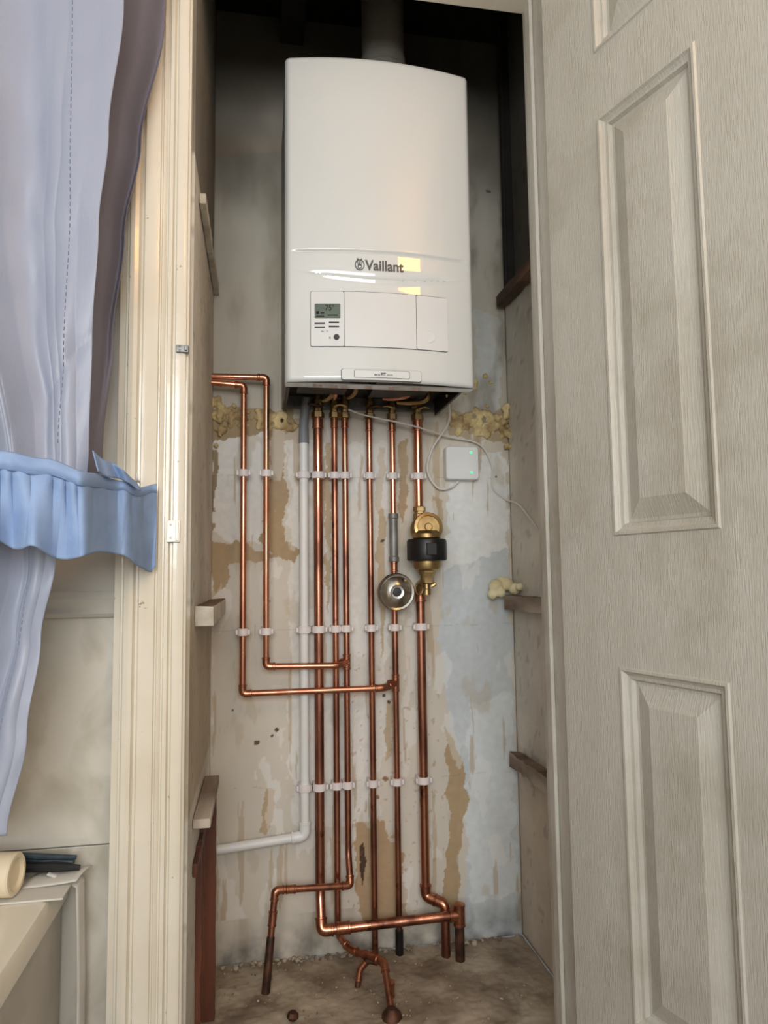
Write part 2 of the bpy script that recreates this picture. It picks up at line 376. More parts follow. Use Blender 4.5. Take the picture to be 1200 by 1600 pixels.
# ------------------------------------------------------------ boiler
bx0=P(446,450,1.42).x; bx1=P(739,450,1.42).x; bz0=P(600,597,1.40).z; bz1=P(590,94,1.40).z
YFR=1.42; xc=(bx0+bx1)/2; hw=(bx1-bx0)/2; BUL=.024
boiler=empty('combi_boiler',(xc,1.6,bz0),'white wall-hung gas boiler with curved front, display and grey logo','boiler')
def ys(x): s=(x-xc)/hw; return YFR-BUL*(1-s*s)
zcr=P(600,396,1.40).z; zlip=P(570,437,1.40).z
def yfull(x,z):
    s=(x-xc)/hw; y=ys(x); r=.010
    e=max(0,abs(x-xc)-(hw-r))/r; y+=r*(1-math.sqrt(max(0,1-min(1,e)**2)))
    for d in (bz1-z,z-bz0):
        e=max(0,r-d)/r; y+=.6*r*(1-math.sqrt(max(0,1-min(1,e)**2)))
    fade=1/(1+math.exp((abs(s)-.90)*50))
    y+=.0035*math.exp(-((z-zcr)/.0022)**2)*fade
    f2=1/(1+math.exp((abs(s-.02)-.68)*14))
    zl_=zlip+.011*(s/.7)**2
    if z<zcr:
        t=max(0,min(1,(zcr-z)/(zcr-zl_)))
        if z>zl_: y+=(.0008*t+.0055*t**9)*f2
        else: y-=.0016*math.exp(-((z-zl_)/.006)**2)*f2
    return y
b=B(); b.grid(lambda u,v:(bx0+u*(bx1-bx0),yfull(bx0+u*(bx1-bx0),bz0+v*(bz1-bz0)),bz0+v*(bz1-bz0)),110,400)
for xx in (bx0,bx1):
    b.add([(xx,YFR+.009,bz0),(xx,YFR+.04,bz0),(xx,YFR+.04,bz1),(xx,YFR+.009,bz1)],[(0,1,2,3)])
b.box((bx0+.001,YFR+.012,bz0),(bx1-.001,YFR+.04,bz0+.003)); b.box((bx0+.001,YFR+.012,bz1-.003),(bx1-.001,YFR+.04,bz1))
b.obj('front_cover',m_white,boiler,ang=60)
b=B(); b.box((bx0+.002,YFR+.03,bz0+.016),(bx0+.006,YB-.012,bz1-.004)); b.box((bx1-.006,YFR+.03,bz0+.016),(bx1-.002,YB-.012,bz1-.004))
b.box((bx0+.002,YFR+.03,bz1-.008),(bx1-.002,YB-.012,bz1-.004)); b.box((bx0+.006,YB-.016,bz0+.02),(bx1-.006,YB-.012,bz1-.008))
b.obj('casing',m_steel,boiler,label='grey sheet-steel casing')
b=B(); b.box((bx0+.007,YFR+.02,bz0+.05),(bx1-.007,YB-.017,bz0+.054)); b.box((bx0+.03,YFR+.05,bz0+.02),(bx0+.14,YFR+.17,bz0+.05)); b.box((bx0+.2,YFR+.06,bz0+.024),(bx0+.33,YFR+.2,bz0+.05))
b.box((bx0+.006,YFR+.03,bz0+.010),(bx0+.012,YB-.02,bz0+.05)); b.box((bx1-.012,YFR+.03,bz0+.010),(bx1-.006,YB-.02,bz0+.05))
b.obj('base_tray',m_dsteel,boiler,label='dark underside tray')
def plate(b,x0,x1,z0,z1,off,back=0.0,rc=.003,n=14):
    xs=[x0+rc*(1-math.cos(a*math.pi/8)) for a in range(5)]; xs+= [x0+rc+(x1-x0-2*rc)*i/n for i in range(1,n)]+[x1-rc*(1-math.cos(a*math.pi/8)) for a in range(4,-1,-1)]
    v=[]; f=[]
    for x in xs:
        dd=0
        if x<x0+rc: dd=rc-math.sqrt(max(0,rc*rc-(x0+rc-x)**2))
        if x>x1-rc: dd=rc-math.sqrt(max(0,rc*rc-(x-x1+rc)**2))
        y=ys(x)-off; yb=ys(x)-back+.002
        v+=[(x,yb,z0+dd),(x,y,z0+dd),(x,y,z1-dd),(x,yb,z1-dd)]
    for i in range(len(xs)-1):
        a=i*4; c=a+4
        for k in range(3): f.append((a+k,c+k,c+k+1,a+k+1))
        f.append((a+3,c+3,c,a))
    f.append((0,1,2,3)); e=(len(xs)-1)*4; f.append((e+3,e+2,e+1,e)); b.add(v,f)
def bp(px,py): q=P(px,py,1.397); return q.x,q.z
def bplate(name,p0,p1,off,mt,parent,rc=.003,label=None,back=0,dz=None):
    x0,z1=bp(*p0); x1,z0=bp(*p1)
    if dz: z0,z1=dz
    b=B(); plate(b,x0,x1,z0,z1,off,back,rc); return b.obj(name,mt,parent,label=label)
pz1=bp(590,457)[1]; pz0=bp(590,544)[1]; g=.0015
cp=bplate('control_panel',(485,455),(702,546),.0010,m_gap,boiler,.005,'flush control panel with grey seam',dz=(pz0,pz1))
x485=bp(485,500)[0]; x702=bp(702,500)[0]; x538=bp(538,500)[0]; x650=bp(650.5,500)[0]
def mod(nm,xa,xb,rc,lab=None):
    b=B(); plate(b,xa,xb,pz0+g,pz1-g,.0022,0,rc); b.obj(nm,m_panelw,cp,label=lab)
mod('display_module',x485+g,x538-.0006,.0035); mod('flap',x538+.0006,x650-.0006,.0008); mod('side_cover',x650+.0006,x702-g,.0035)
bplate('display',(492,472),(532,497),.0030,m_lcd,cp,.001,label='small grey-green liquid crystal display')
for (px,py) in [(500,503),(522,503),(500,509.5),(522,509.5)]:
    bplate('button',(px-8,py-1.6),(px+8,py+1.6),.0032,m_black,cp,.0006,label='small dark key')
x,z=bp(526,526)
b=B(); b.lathe((x,ys(x)-.001,z),(0,-1,0),[(.0058,0),(.0058,.003),(.005,.004),(.0005,.004)],24); b.obj('power_button',m_black,cp,label='round black button')
x,z=bp(671,525); b=B(); b.lathe((x,ys(x)-.0021,z),(0,-1,0),[(.013,0),(.013,.0006),(.0115,.0006),(.0115,.0002),(.0005,.0002)],32); b.obj('round_cover',m_panelw,cp)
x0,z1=bp(534,576); x1,z0=bp(658,598); tz=(z0+.001,z1)
b=B(); plate(b,x0-.0014,x1+.0014,tz[0]-.001,tz[1]+.0015,.0006,0,.005); b.obj('tab_seam',m_gap,boiler)
b=B(); plate(b,x0,x1,tz[0],tz[1],.0045,0,.005); tab=b.obj('bottom_tab',m_white,boiler,label='white bottom trim tab')
b=B(); plate(b,x0+.0245,x1-.0245,tz[0]+.004,tz[1]-.002,.0050,.003,.003); b.obj('badge_seam',m_gap,tab)
b=B(); plate(b,x0+.0255,x1-.0255,tz[0]+.005,tz[1]-.003,.0056,.003,.003); b.obj('badge',m_panelw,tab)
def text(s,size,px,py,mt,parent,off,name='lettering',bold=0,xs=1,anchor='LEFT'):
    cu=bpy.data.curves.new('t','FONT'); cu.body=s; cu.size=size; cu.offset=bold; cu.extrude=.0002; cu.align_x=anchor; cu.align_y='CENTER'
    o=bpy.data.objects.new('t',cu); COL.objects.link(o); bpy.context.view_layer.update()
    me=bpy.data.meshes.new_from_object(o.evaluated_get(bpy.context.evaluated_depsgraph_get())); bpy.data.objects.remove(o)
    x,z=bp(px,py); b=B()
    b.add([(x+v.co.x*xs,ys(x+v.co.x*xs)-off-v.co.z,z+v.co.y) for v in me.vertices],[tuple(p.vertices) for p in me.polygons])
    return b.obj(name,mt,parent,smooth=False)
text('Vaillant',.0300,571,415,m_ink,boiler,.0006,'logo_lettering',bold=.0007,xs=.90)
text('eco',.0082,584,586.5,m_inkd,tab,.0060,'badge_lettering',xs=1.0)
text('FIT',.0082,594,586.5,m_inkd,tab,.0060,'badge_lettering',bold=.0003)
text('pure',.0066,603.5,587,m_ink,tab,.0060,'badge_lettering')
text('75°',.0165,508,480,m_inkd,cp,.0036,'display_digits',xs=.85)
for (xa,xb,ya,yb_) in ((494.5,499,484,489),(501,507,486,489),(512,528,490.5,493),(494.5,507,491.5,493.5)):
    bplate('display_segment',(xa,ya),(xb,yb_),.0034,m_inkd,cp,.0003)
text('x',.009,514,526,m_ink,cp,.0026,'panel_marks')
text('bar  °C',.005,502,516,m_ink,cp,.0026,'panel_marks')
x,z=bp(562,413); b=B(); yy=ys(x)-.0008
b.sweep([(x+.0092*math.cos(a*math.pi/16),yy,z+.0108*math.sin(a*math.pi/16)-.001) for a in range(32)],.0009,6,closed=True)
for s in (-1,1):
    b.sweep([(x+s*(.0028+.0016*math.cos(a*math.pi/8))+s*.0012*math.sin(a*math.pi/8),yy,z+.005+.0075*math.sin(a*math.pi/8)) for a in range(16)],.0007,6,closed=True)
b.sweep([(x+.0040*math.cos(a*math.pi/8),yy,z-.0045+.0042*math.sin(a*math.pi/8)) for a in range(16)],.0008,6,closed=True)
b.obj('logo_emblem',m_ink,boiler,label='grey hare-in-ring emblem')
q=P(598,60,1.56)
b=B(); b.lathe((q.x,1.56,bz1-.004),(0,0,1),[(.062,0),(.062,.012),(.05,.016),(.05,.10),(.053,.102),(.053,.125),(.05,.128),(.05,2.34-bz1)],40); b.obj('flue_pipe',m_flue,label='grey round flue rising from the boiler top',category='flue pipe')

# ------------------------------------------------------------ pipework
Y1=1.722; Y2=1.700; Y3=1.692; RH=.0075; RL=.011
def fitpath(b,pts,i,r,L,br,k=1.17):
    a,c,d=[Vector(p) for p in pts[i-1:i+2]]
    p=c+(a-c).normalized()*min(L,.9*(a-c).length); q=c+(d-c).normalized()*min(L,.9*(d-c).length)
    path=bend([p,c,q],br*1.0,8); b.sweep(path,r*k,16)
    for e,o in ((p,a),(q,d)):
        dr=(o-e).normalized(); b.sweep([e-dr*.004,e-dr*.003,e+dr*.0005,e+dr*.0015],[r*k,r*(k+.12),r*(k+.12),r*1.02],16)
def pipe(pts,r,mt,label,corners=None,br=.016,sleeves=(),name='copper_pipe',fm=None,cat='pipe',fl='elbow_fitting',tees=()):
    pts=[Vector(p) for p in pts]; base=min(pts,key=lambda p:p.z)
    e=empty(name,base,label,cat,None)
    b=B(); b.sweep(bend(pts,br),r,16); b.obj('pipe_tube',mt,e)
    for i in (corners if corners is not None else range(1,len(pts)-1)):
        b=B(); fitpath(b,pts,i,r,.020 if r<.009 else .026,br); b.obj(fl,fm or m_fit,e)
    for (pos,dr,L) in sleeves:
        pos=Vector(pos); dr=Vector(dr).normalized(); b=B(); k=1.2
        b.sweep([pos-dr*(L/2+.001),pos-dr*L/2,pos-dr*(L/2-.004),pos-dr*(L/2-.005),pos+dr*(L/2-.005),pos+dr*(L/2-.004),pos+dr*L/2,pos+dr*(L/2+.001)],[r*1.02,r*1.3,r*1.3,r*k,r*k,r*1.3,r*1.3,r*1.02],16)
        b.obj('coupling',fm or m_fit,e)
    for (pos,d1,d2,L) in tees:
        pos=Vector(pos); d1=Vector(d1).normalized(); d2=Vector(d2).normalized(); b=B()
        b.sweep([pos-d1*(L+.001),pos-d1*L,pos-d1*(L-.004),pos-d1*(L-.005),pos+d1*(L-.005),pos+d1*(L-.004),pos+d1*L,pos+d1*(L+.001)],[r*1.02,r*1.3,r*1.3,r*1.2,r*1.2,r*1.3,r*1.3,r*1.02],16)
        b.sweep([pos,pos+d2*(L-.005),pos+d2*(L-.004),pos+d2*L],[r*1.18,r*1.18,r*1.3,r*1.3],16)
        b.obj('tee_fitting',fm or m_fit,e)
    return e
def X(px,py,Y=Y1): return P(px,py,Y).x
def Z(px,py,Y=Y1): return P(px,py,Y).z
zv=bz0+.012
xA=X(380,850,Y2); xB=X(416,850,Y2); xC=X(498.5,1050); xD=X(525,1050); xE=X(542,1050); xF=X(581,1050); xG=X(618,1050); xH=X(659,1050); xW=X(475.5,1000)
zA=Z(380,1085,Y3); zB=Z(419,1042,Y3)
pipe([(XL-.01,Y2,Z(350,598,Y2)),(xA,Y2,Z(378,602,Y2)),(xA,Y2,zA),(xG-.035,Y3,Z(575,1076,Y3)),(xG,Y1-.004,Z(614,1067,Y1))],RH,m_cop,'bright copper pipe dropping then crossing over to a tee',corners=[1,2,3],tees=[((xG,Y1,Z(614,1067,Y1)),(0,0,1),(-1,-.5,-.05),.02)])
pipe([(XL-.01,Y2+.004,Z(350,588,Y2)),(xB,Y2,Z(414,590,Y2)),(xB,Y2,zB),(xE-.022,Y3,Z(528,1040,Y3)),(xE,Y1-.004,Z(541,1034,Y1))],RH,m_cop,'bright copper pipe dropping to a short cross run',corners=[1,2],tees=[((xE,Y1,Z(541,1034,Y1)),(0,0,1),(-1,-.8,-.05),.018)])
zc1=Z(500,1454,1.69); xT=X(718,1428,1.67); zcT=Z(718,1430,1.67)
pipe([(xC,Y1,zv),(xC,Y1,zc1+.07),(xC,1.688,zc1),(xT,1.672,zcT)],RL,m_cop2,'thick copper pipe dropping and turning along above the floor',corners=[2],br=.022,sleeves=[((xC,Y1,zv-.03),(0,0,1),.03),((xC+.05,1.6845,zc1+(zcT-zc1)*.24),(xT-xC,-.016,zcT-zc1),.03)])
pipe([(xT,1.672,zcT+.016),(xT,1.672,-.005)],RL,m_copd,'short stained copper stub rising from the floor',sleeves=[],name='copper_stub',fm=m_fit,tees=[((xT,1.672,zcT),(0,0,1),(-1,0,0),.024)])
xS=X(697,1450,1.69)
pipe([(xD,Y1,zv),(xD,Y1,Z(529,1462)),P(548,1484,1.67),P(600,1503,1.585),PZ(613,1588,-.004)],RH,m_cop2,'copper pipe with a crooked soldered tail at the floor',corners=[2,3],sleeves=[((xD,Y1,zv-.03),(0,0,1),.024),(P(610,1545,1.56),(0,-.05,1),.03),(P(574,1493,1.63),P(600,1503,1.585)-P(548,1484,1.67),.024)],br=.02,tees=[])
pE=P(430,1391,1.655); cE=Vector((xE,1.688,P(543,1384,1.688).z)); fE=PZ(415,1552,-.004)
eE=pipe([(xE,Y1,zv),(xE,Y1,cE.z+.06),cE,pE,fE],RH,m_cop2,'copper pipe turning sideways near the floor then dropping down',corners=[2,3],br=.018,sleeves=[((xE,Y1,zv-.03),(0,0,1),.024),(pE.lerp(fE,.28),(fE-pE),.030),(pE.lerp(cE,.2),cE-pE,.022)])
b=B(); b.sweep([pE.lerp(fE,.45),pE.lerp(fE,.47),fE],[RH*1.02,RH*1.2,RH*1.25],14); b.obj('stained_tail',m_copd,eE,label='dark rusty lower end of the pipe')
pipe([(xF,Y1,zv),(xF,Y1,-.004)],RH,m_cop2,'straight copper pipe from boiler to floor',sleeves=[((xF,Y1,zv-.035),(0,0,1),.026)])
zg1=Z(612,802); zg2=Z(614,878)
pipe([(xG,Y1,zv),(xG,Y1,zg1-.005)],RH,m_cop,'short straight copper pipe above an inline fitting',sleeves=[((xG,Y1,zv-.035),(0,0,1),.026)])
pipe([(xG,Y1,zg2+.005),(xG,Y1,-.004)],RH,m_cop2,'straight copper pipe below an inline fitting',sleeves=[((xG,Y1,zg2-.012),(0,0,1),.024)])
b=B(); b.lathe((xG,Y1,zg2),(0,0,1),[(.009,0),(.0125,.001),(.0125,.012),(.0105,.014),(.0105,zg1-zg2-.014),(.0125,zg1-zg2-.012),(.0125,zg1-zg2-.001),(.009,zg1-zg2)],24)
b.obj('inline_scale_reducer',M('dull_grey_metal',C(150,150,148),C(120,120,118),20,.5,metal=.5),label='grey inline cylinder on a copper pipe',category='pipe fitting')
b=B(); b.lathe((xG,Y1,-.004),(0,0,1),[(.0095,0),(.0095,Z(628,1450)-0),(.008,Z(628,1450)+.002)],16); b.obj('pipe_sleeve',m_black,label='black sleeve around pipe at the floor',category='pipe sleeve')
zf1=Z(655,800); zf2=Z(660,925)
pipe([(xH,Y1,zv),(xH,Y1,zf1-.01)],RL,m_cop,'thick short copper pipe above the brass filter',sleeves=[((xH,Y1,zv-.03),(0,0,1),.03)])
zt_=Z(690,1418,1.68)
pipe([(xH,Y1,zf2+.015),(xH,Y1,Z(667,1400)),(xS-.0,1.694,zt_),(xS,1.694,-.004)],RL,m_cop2,'thick copper pipe bending at the bottom into a floor stub',corners=[1,2],br=.02,sleeves=[((xH,Y1,zf2-.01),(0,0,1),.026)])
pipe([PZ(559,1543,-.004),P(562,1515,1.62),P(574,1500,1.62),P(590,1504,1.61)],.0065,m_copd,'small stained copper return bend at the floor',corners=[1],br=.014,name='copper_stub')
zw=Z(477,1306)
e=empty('waste_pipe',(xW,Y1,zw),'white plastic waste pipe dropping then turning to the wall','pipe')
b=B(); b.sweep(bend([(xW,Y1,Z(475,690)),(xW,Y1,zw),(XL-.01,Y1,Z(338,1330))],.02),.0107,16); b.obj('pipe_tube',m_pvc,e)
b=B(); b.sweep([(X(478,640),Y1-.01,zv+.03),(xW,Y1,Z(475,665)),(xW,Y1,Z(475,690)-.002),(xW,Y1,Z(475,690)-.004)],[.010,.0115,.0128,.0128],16); b.obj('connector',m_gpvc,e,label='grey plastic connector')
b=B(); fitpath(b,[(xW,Y1,zw+.3),(xW,Y1,zw),(XL,Y1,Z(338,1330))],1,.0107,.03,.02,1.2); b.obj('elbow_fitting',m_pvc,e)

def valve(x,big,k):
    e=empty('isolation_valve',(x,Y1,zv-.02),'brass isolation valve with hex nut under the boiler','valve','brass valves under the boiler')
    r=.014 if big else .011; b=B()
    b.lathe((x,Y1,zv-.018),(0,0,1),[(r*.8,0),(r*1.15,.001),(r*1.15,.014),(r*.85,.016),(r*.85,.03),(r*1.0,.034),(r*1.0,.044),(r*.7,.046),(r*.7,.07)],6); b.obj('valve_body',m_brass,e,smooth=False)
    b=B(); b.lathe((x,Y1-.008,zv+.008),(0,-1,0),[(.006,0),(.006,.012),(.004,.014),(.0005,.014)],12)
    s=1 if k%2 else -1
    b.sweep([(x,Y1-.02,zv+.008),(x+s*.014,Y1-.022,zv+.012),(x+s*.026,Y1-.022,zv+.010)],[.003,.0028,.0022],8); b.obj('lever',m_brass if k%3 else m_copd,e)
for k,(x,g_) in enumerate([(xC,1),(xD,0),(xE,0),(xF+.002,0),(xG,0),(xH,1)]): valve(x,g_,k)
for k,(a,c) in enumerate([((505,625),(520,612)),((522,622),(524,610)),((543,620),(556,608)),((600,622),(640,614)),((622,628),(668,622))]):
    b=B(); p=P(*a,1.66); q=P(*c,1.60); b.sweep(catmull([p,(p+q)/2+Vector((0,0,-.006)),q,q+Vector((0,0,.05))],6),.006,12); b.obj('connection_tail',m_cop if k%2 else m_brass,boiler,label='short metal connection tail')

# ------------------------------------------------------------ pipe clips
def clip(x,z,Yp,r):
    h=.0085; w=r+.0045; yb=YB-.001; b=B()
    prof=[(x-w,yb),(x-w,Yp+.0)]+[(x-w*math.cos(a*math.pi/12),Yp-(r+.0035)*math.sin(a*math.pi/12)) for a in range(1,12)]+[(x+w,Yp),(x+w,yb)]
    b.prism(prof[::-1],z-h,z+h)
    for s in (-1,1): b.box((x+s*(w+.002)-.0025,Yp-.006,z-h*.7),(x+s*(w+.002)+.0025,Yp+.004,z+h*.7))
    b.obj('pipe_clip',m_clip,label='white plastic hinged clip holding a %s pipe'%('plastic' if r==.0107 else 'copper'),category='pipe clip',group='white pipe clips on the wall',bevel=.0012)
for py in (747,986,1224):
    for x,Yp,r in ((xA,Y2,RH),(xB,Y2,RH),(xW,Y1,.0107),(xC,Y1,RL),(xD,Y1,RH),(xE,Y1,RH),(xF,Y1,RH),(xG,Y1,RH),(xH,Y1,RL)):
        if py==1224 and x in (xA,xB): continue
        clip(x,zl[(747,986,1224).index(py)],Yp,r)

# ------------------------------------------------------------ brass magnetic filter
q=P(667,850,1.67); fx=q.x
e=empty('magnetic_filter',(fx,1.67,Z(667,930,1.67)),'brass magnetic filter with black band and drain valve','filter')
zz=lambda py:Z(667,py,1.67)
b=B(); b.lathe((xH,Y1-.004,zf1-.022),(0,0,1),[(.013,0),(.0165,.001),(.0165,.016),(.013,.018),(.013,.022),(.016,.024),(.016,.034),(.012,.036)],6); b.obj('union_nut',m_brass,e,smooth=False)
b=B(); b.sweep([(xH,Y1-.002,zf1-.01),(xH+.004,Y1-.01,zf1-.03),(fx,1.69,zz(825))],.013,16)
b.lathe((fx+.003,1.705,zz(827)),(0,-1,.12),[(.030,0),(.037,.002),(.037,.040),(.035,.044),(.028,.045),(.027,.043),(.010,.043),(.008,.045),(.0005,.045)],40)
b.lathe((fx,1.672,zz(842)),(0,0,1),[(.030,0),(.034,.002),(.034,.012),(.026,.02),(.0005,.02)],32); b.obj('filter_head',m_brass,e)
b=B(); b.lathe((fx,1.672,zz(877)),(0,0,1),[(.036,0),(.047,.002),(.048,.005),(.048,zz(842)-zz(877)-.006),(.046,zz(842)-zz(877)-.001),(.030,zz(842)-zz(877))],40)
b.box((fx-.012,1.619,zz(868)),(fx+.012,1.630,zz(850))); b.obj('magnet_band',m_black,e,label='black magnet band',bevel=.001)
b=B(); b.lathe((fx,1.672,zz(892)),(0,0,1),[(.020,0),(.030,.004),(.033,.012),(.033,zz(876)-zz(892)),(.0005,zz(876)-zz(892)+.001)],36); b.lathe((fx,1.672,zz(912)),(0,0,1),[(.013,0),(.017,.002),(.017,.02),(.021,.026),(.021,.034),(.0005,.035)],6); b.obj('filter_bowl',m_brass,e)
b=B(); b.lathe((fx-.002,1.672,zz(930)),(0,0,1),[(.008,0),(.010,.001),(.010,.014),(.0085,.016),(.0085,.03),(.0005,.03)],16)
b.lathe((fx-.002,1.672,zz(920)),(-1,-.3,0),[(.0065,0),(.0065,.016),(.009,.017),(.009,.022),(.0005,.022)],16)
b.lathe((fx+.006,1.66,zz(916)),(1,-.2,.6),[(.005,0),(.005,.012),(.003,.014),(.0005,.014)],8); b.obj('drain_valve',m_brass,e)
b=B(); c=P(655,920,1.645); b.sweep([c+Vector((.010*math.cos(a*math.pi/8),.004*math.cos(a*math.pi/8),.014*math.sin(a*math.pi/8))) for a in range(16)],.0012,6,closed=True); b.obj('ring_handle',m_brass,e)
b=B(); b.sweep([(fx,1.672,zz(905)),(xH,Y1-.002,zz(915)),(xH,Y1,zf2-.0)],[.012,.0125,.0125],16); b.obj('outlet_elbow',m_brass,e)

c=P(620.5,925,1.655)
e=empty('pressure_vessel',(c.x,1.69,c.z),'round silver dished pressure vessel on a copper pipe','pressure vessel')
b=B(); b.lathe((c.x,1.700,c.z),(0,-1,0),[(.02,0),(.036,.006),(.043,.020),(.0445,.030),(.0445,.036),(.0425,.038),(.038,.036),(.036,.037),(.027,.046),(.017,.049),(.0160,.047),(.0110,.046),(.0005,.046)],48); b.obj('vessel_shell',m_chrome,e)
b=B(); b.lathe((c.x,1.656,c.z),(0,-1,0),[(.0105,0),(.0105,.004),(.009,.0055),(.0005,.006)],24); b.obj('valve_cap',m_black,e,label='black centre cap')
b=B(); b.sweep([(c.x,1.695,c.z),(xG,Y1,c.z)],.009,12); b.obj('stem',m_brass,e)

# ------------------------------------------------------------ wireless receiver + cables
a=P(695,698,1.73); d=P(747,750,1.73)
e=empty('wireless_receiver',((a.x+d.x)/2,YB,d.z),'white square receiver box with two green lights','electronic box')
b=B(); rr=.008; pts=[]
for cx,cz,s in ((d.x-rr,a.z-rr,0),(a.x+rr,a.z-rr,1),(a.x+rr,d.z+rr,2),(d.x-rr,d.z+rr,3)):
    for k in range(6):
        t=(s+k/5)*math.pi/2; pts.append((cx+rr*math.cos(t),cz+rr*math.sin(t)))
n=len(pts); v=[(x,YB-.002,z) for x,z in pts]+[(x,1.722,z) for x,z in pts]
mx=(a.x+d.x)/2; mz=(a.z+d.z)/2
v+=[(mx+(x-mx)*.95,1.7195,mz+(z-mz)*.95) for x,z in pts]
b.add(v,[(i,i+n,(i+1)%n+n,(i+1)%n) for i in range(n)]+[(i+n,i+2*n,(i+1)%n+2*n,(i+1)%n+n) for i in range(n)]+[tuple(range(2*n,3*n)),tuple(range(n))[::-1]]); b.obj('box_shell',m_pvc,e)
for p in ((736,707),(737,738)):
    q=P(*p,1.7195); b=B(); b.lathe((q.x,1.7197,q.z),(0,-1,0),[(.0032,0),(.0028,.0008),(.0003,.001)],16); b.obj('status_light',m_led,e,label='glowing green light')
def cable(pts,r,label,mt=None):
    b=B(); b.sweep(catmull(pts,10),r,8); b.obj('cable',mt or m_cable,label=label,category='cable')
cable([P(698,618,1.60),P(702,630,1.64),P(700,662,1.70),P(676,700,1.735),P(668,735,1.735),P(684,762,1.735),P(704,762,1.735),P(716,752,1.735)],.0028,'white cable looping from boiler to receiver box')
cable([P(545,640,1.66),P(575,650,1.69),P(640,664,1.695),P(700,682,1.728),P(748,694,1.738),P(768,726,1.742),P(770,762,1.742),P(790,780,1.742),PX(812,790,XR-.004),PX(848,838,XR-.004)],.0022,'thin white cable running across the wall')

# ------------------------------------------------------------ expanding foam
def foam(label,items,mt,vox=.003,ds=.010):
    b=B()
    for (px,py,Y,r) in items:
        c=P(px,py,Y); prof=[(r*math.sin(math.pi*k/8),-r*math.cos(math.pi*k/8)) for k in range(9)]
        b.lathe(c,(random.uniform(-.5,.5),random.uniform(-.5,.5),1),prof,12)
    o=b.obj('expanding_foam',mt,label=label,category='foam',kind='stuff')
    rm=o.modifiers.new('rm','REMESH'); rm.mode='VOXEL'; rm.voxel_size=vox; rm.use_smooth_shade=True
    tx=bpy.data.textures.new('n','CLOUDS'); tx.noise_scale=.010; tx.noise_depth=3
    dm=o.modifiers.new('d','DISPLACE'); dm.texture=tx; dm.strength=ds; dm.mid_level=.5
    return o
it=[]
for i in range(70):
    px=random.uniform(332,462); py=655+random.uniform(-16,18)*(1.3 if px<370 else .8); it.append((px,py,1.750,random.uniform(.004,.011)))
for i in range(14): it.append((random.uniform(326,345),random.uniform(610,705),1.743,random.uniform(.005,.010)))
foam('yellow-beige expanding foam filling a wall gap beside copper pipes',it,m_foam)
it=[]
for i in range(75):
    px=random.uniform(706,792); py=664+random.uniform(-18,18); it.append((px,py,1.751,random.uniform(.005,.012)))
for i in range(24): it.append((random.uniform(785,812),random.uniform(634,700),1.737,random.uniform(.005,.011)))
for i in range(14): it.append((random.uniform(725,768),random.uniform(586,645),1.752,random.uniform(.005,.009)))
foam('yellow-beige expanding foam filling a wall gap under the boiler',it,m_foam)
foam('pale foam blob bulging above a wooden batten',[(775,916,1.72,.018),(792,913,1.72,.017),(804,920,1.70,.015),(784,908,1.725,.013),(812,917,1.68,.010),(770,928,1.72,.013),(783,926,1.71,.012)],m_foam2,.0025,.003)

# ------------------------------------------------------------ battens
def batten(x0,x1,y0,y1,z0,z1,mt,label,rag=.0015):
    b=B(); nx=22; L=[]
    for i in range(nx+1):
        y=y0+(y1-y0)*i/nx; j=rag*fr(y,x0,z0,40,3)
        L.append([(x0+.5*j,y,z0+j),(x1-abs(j),y,z0+j),(x1-abs(j)*1.5,y,z1+.5*j),(x0,y,z1-j)])
    v=[p for l in L for p in l]; f=[]
    for i in range(nx):
        for k in range(4): f.append((i*4+k,i*4+(k+1)%4,(i+1)*4+(k+1)%4,(i+1)*4+k))
    mi=[(1 if k==2 else 0) for i in range(nx) for k in range(4)]
    f+= [(3,2,1,0),tuple(nx*4+k for k in range(4))]; b.add(v,f)
    b.mi=mi+[0,0]
    return b.obj('shelf_batten',mt,label=label,category='wooden batten',bevel=.0012,smooth=False)
m_wtop=M('dirty_batten_top',C(132,108,84),C(78,60,46),14,.9,bump=.5)
zm=P(355,935,1.74).z
batten(XL+.001,-.078,1.305,YB-.003,zm-.034,zm,[m_woodp,m_wtop],'worn cream painted wooden batten with dark dirty top',.003)
zu=P(342,460,1.74).z
batten(XL+.001,-.099,1.305,YB-.003,zu,zu+.020,[m_woodp,m_wtop],'slim cream painted batten on the side wall')
zrm=P(790,930,1.71).z
batten(XR-.036,XR-.003,1.31,1.715,zrm-.034,zrm,[m_wood,m_wtop],'pale rough wooden batten below a foam blob',.003)
m_woodd=M('dark_brown_batten',C(136,104,80),C(66,50,38),10,.8,bump=.5,st=(1,.3,1))
zru=P(775,478,1.72).z
batten(XR-.032,XR-.004,1.31,1.725,zru,zru+.027,[m_woodd,m_wtop],'dark brown rough wooden batten',.004)
zrl=P(790,1176,1.71).z
batten(XR-.034,XR-.004,1.31,1.715,zrl-.034,zrl,[m_wood,m_wtop],'rough brown wooden batten with torn edge',.004)
b=B(); b.box((XR-.022,1.665,zru+.032),(XR-.001,1.69,2.34)); b.sweep([(XR-.026,1.66,zru+.034),(XR-.026,1.66,zru+.12),(XR-.022,1.662,2.33)],.0045,8); b.obj('cable_conduit',m_dark,label='black vertical conduit on the side wall',category='conduit',bevel=.001)
zlw=P(338,1214,1.56).z
e=empty('wooden_frame',(-.09,1.45,0),'old red-brown weathered slatted wooden frame against the side wall','wooden frame')
b=B(); b.box((XL+.001,1.30,zlw-.016),(-.082,1.575,zlw)); b.obj('top_board',m_wood,e,label='pale dusty top board',bevel=.002)
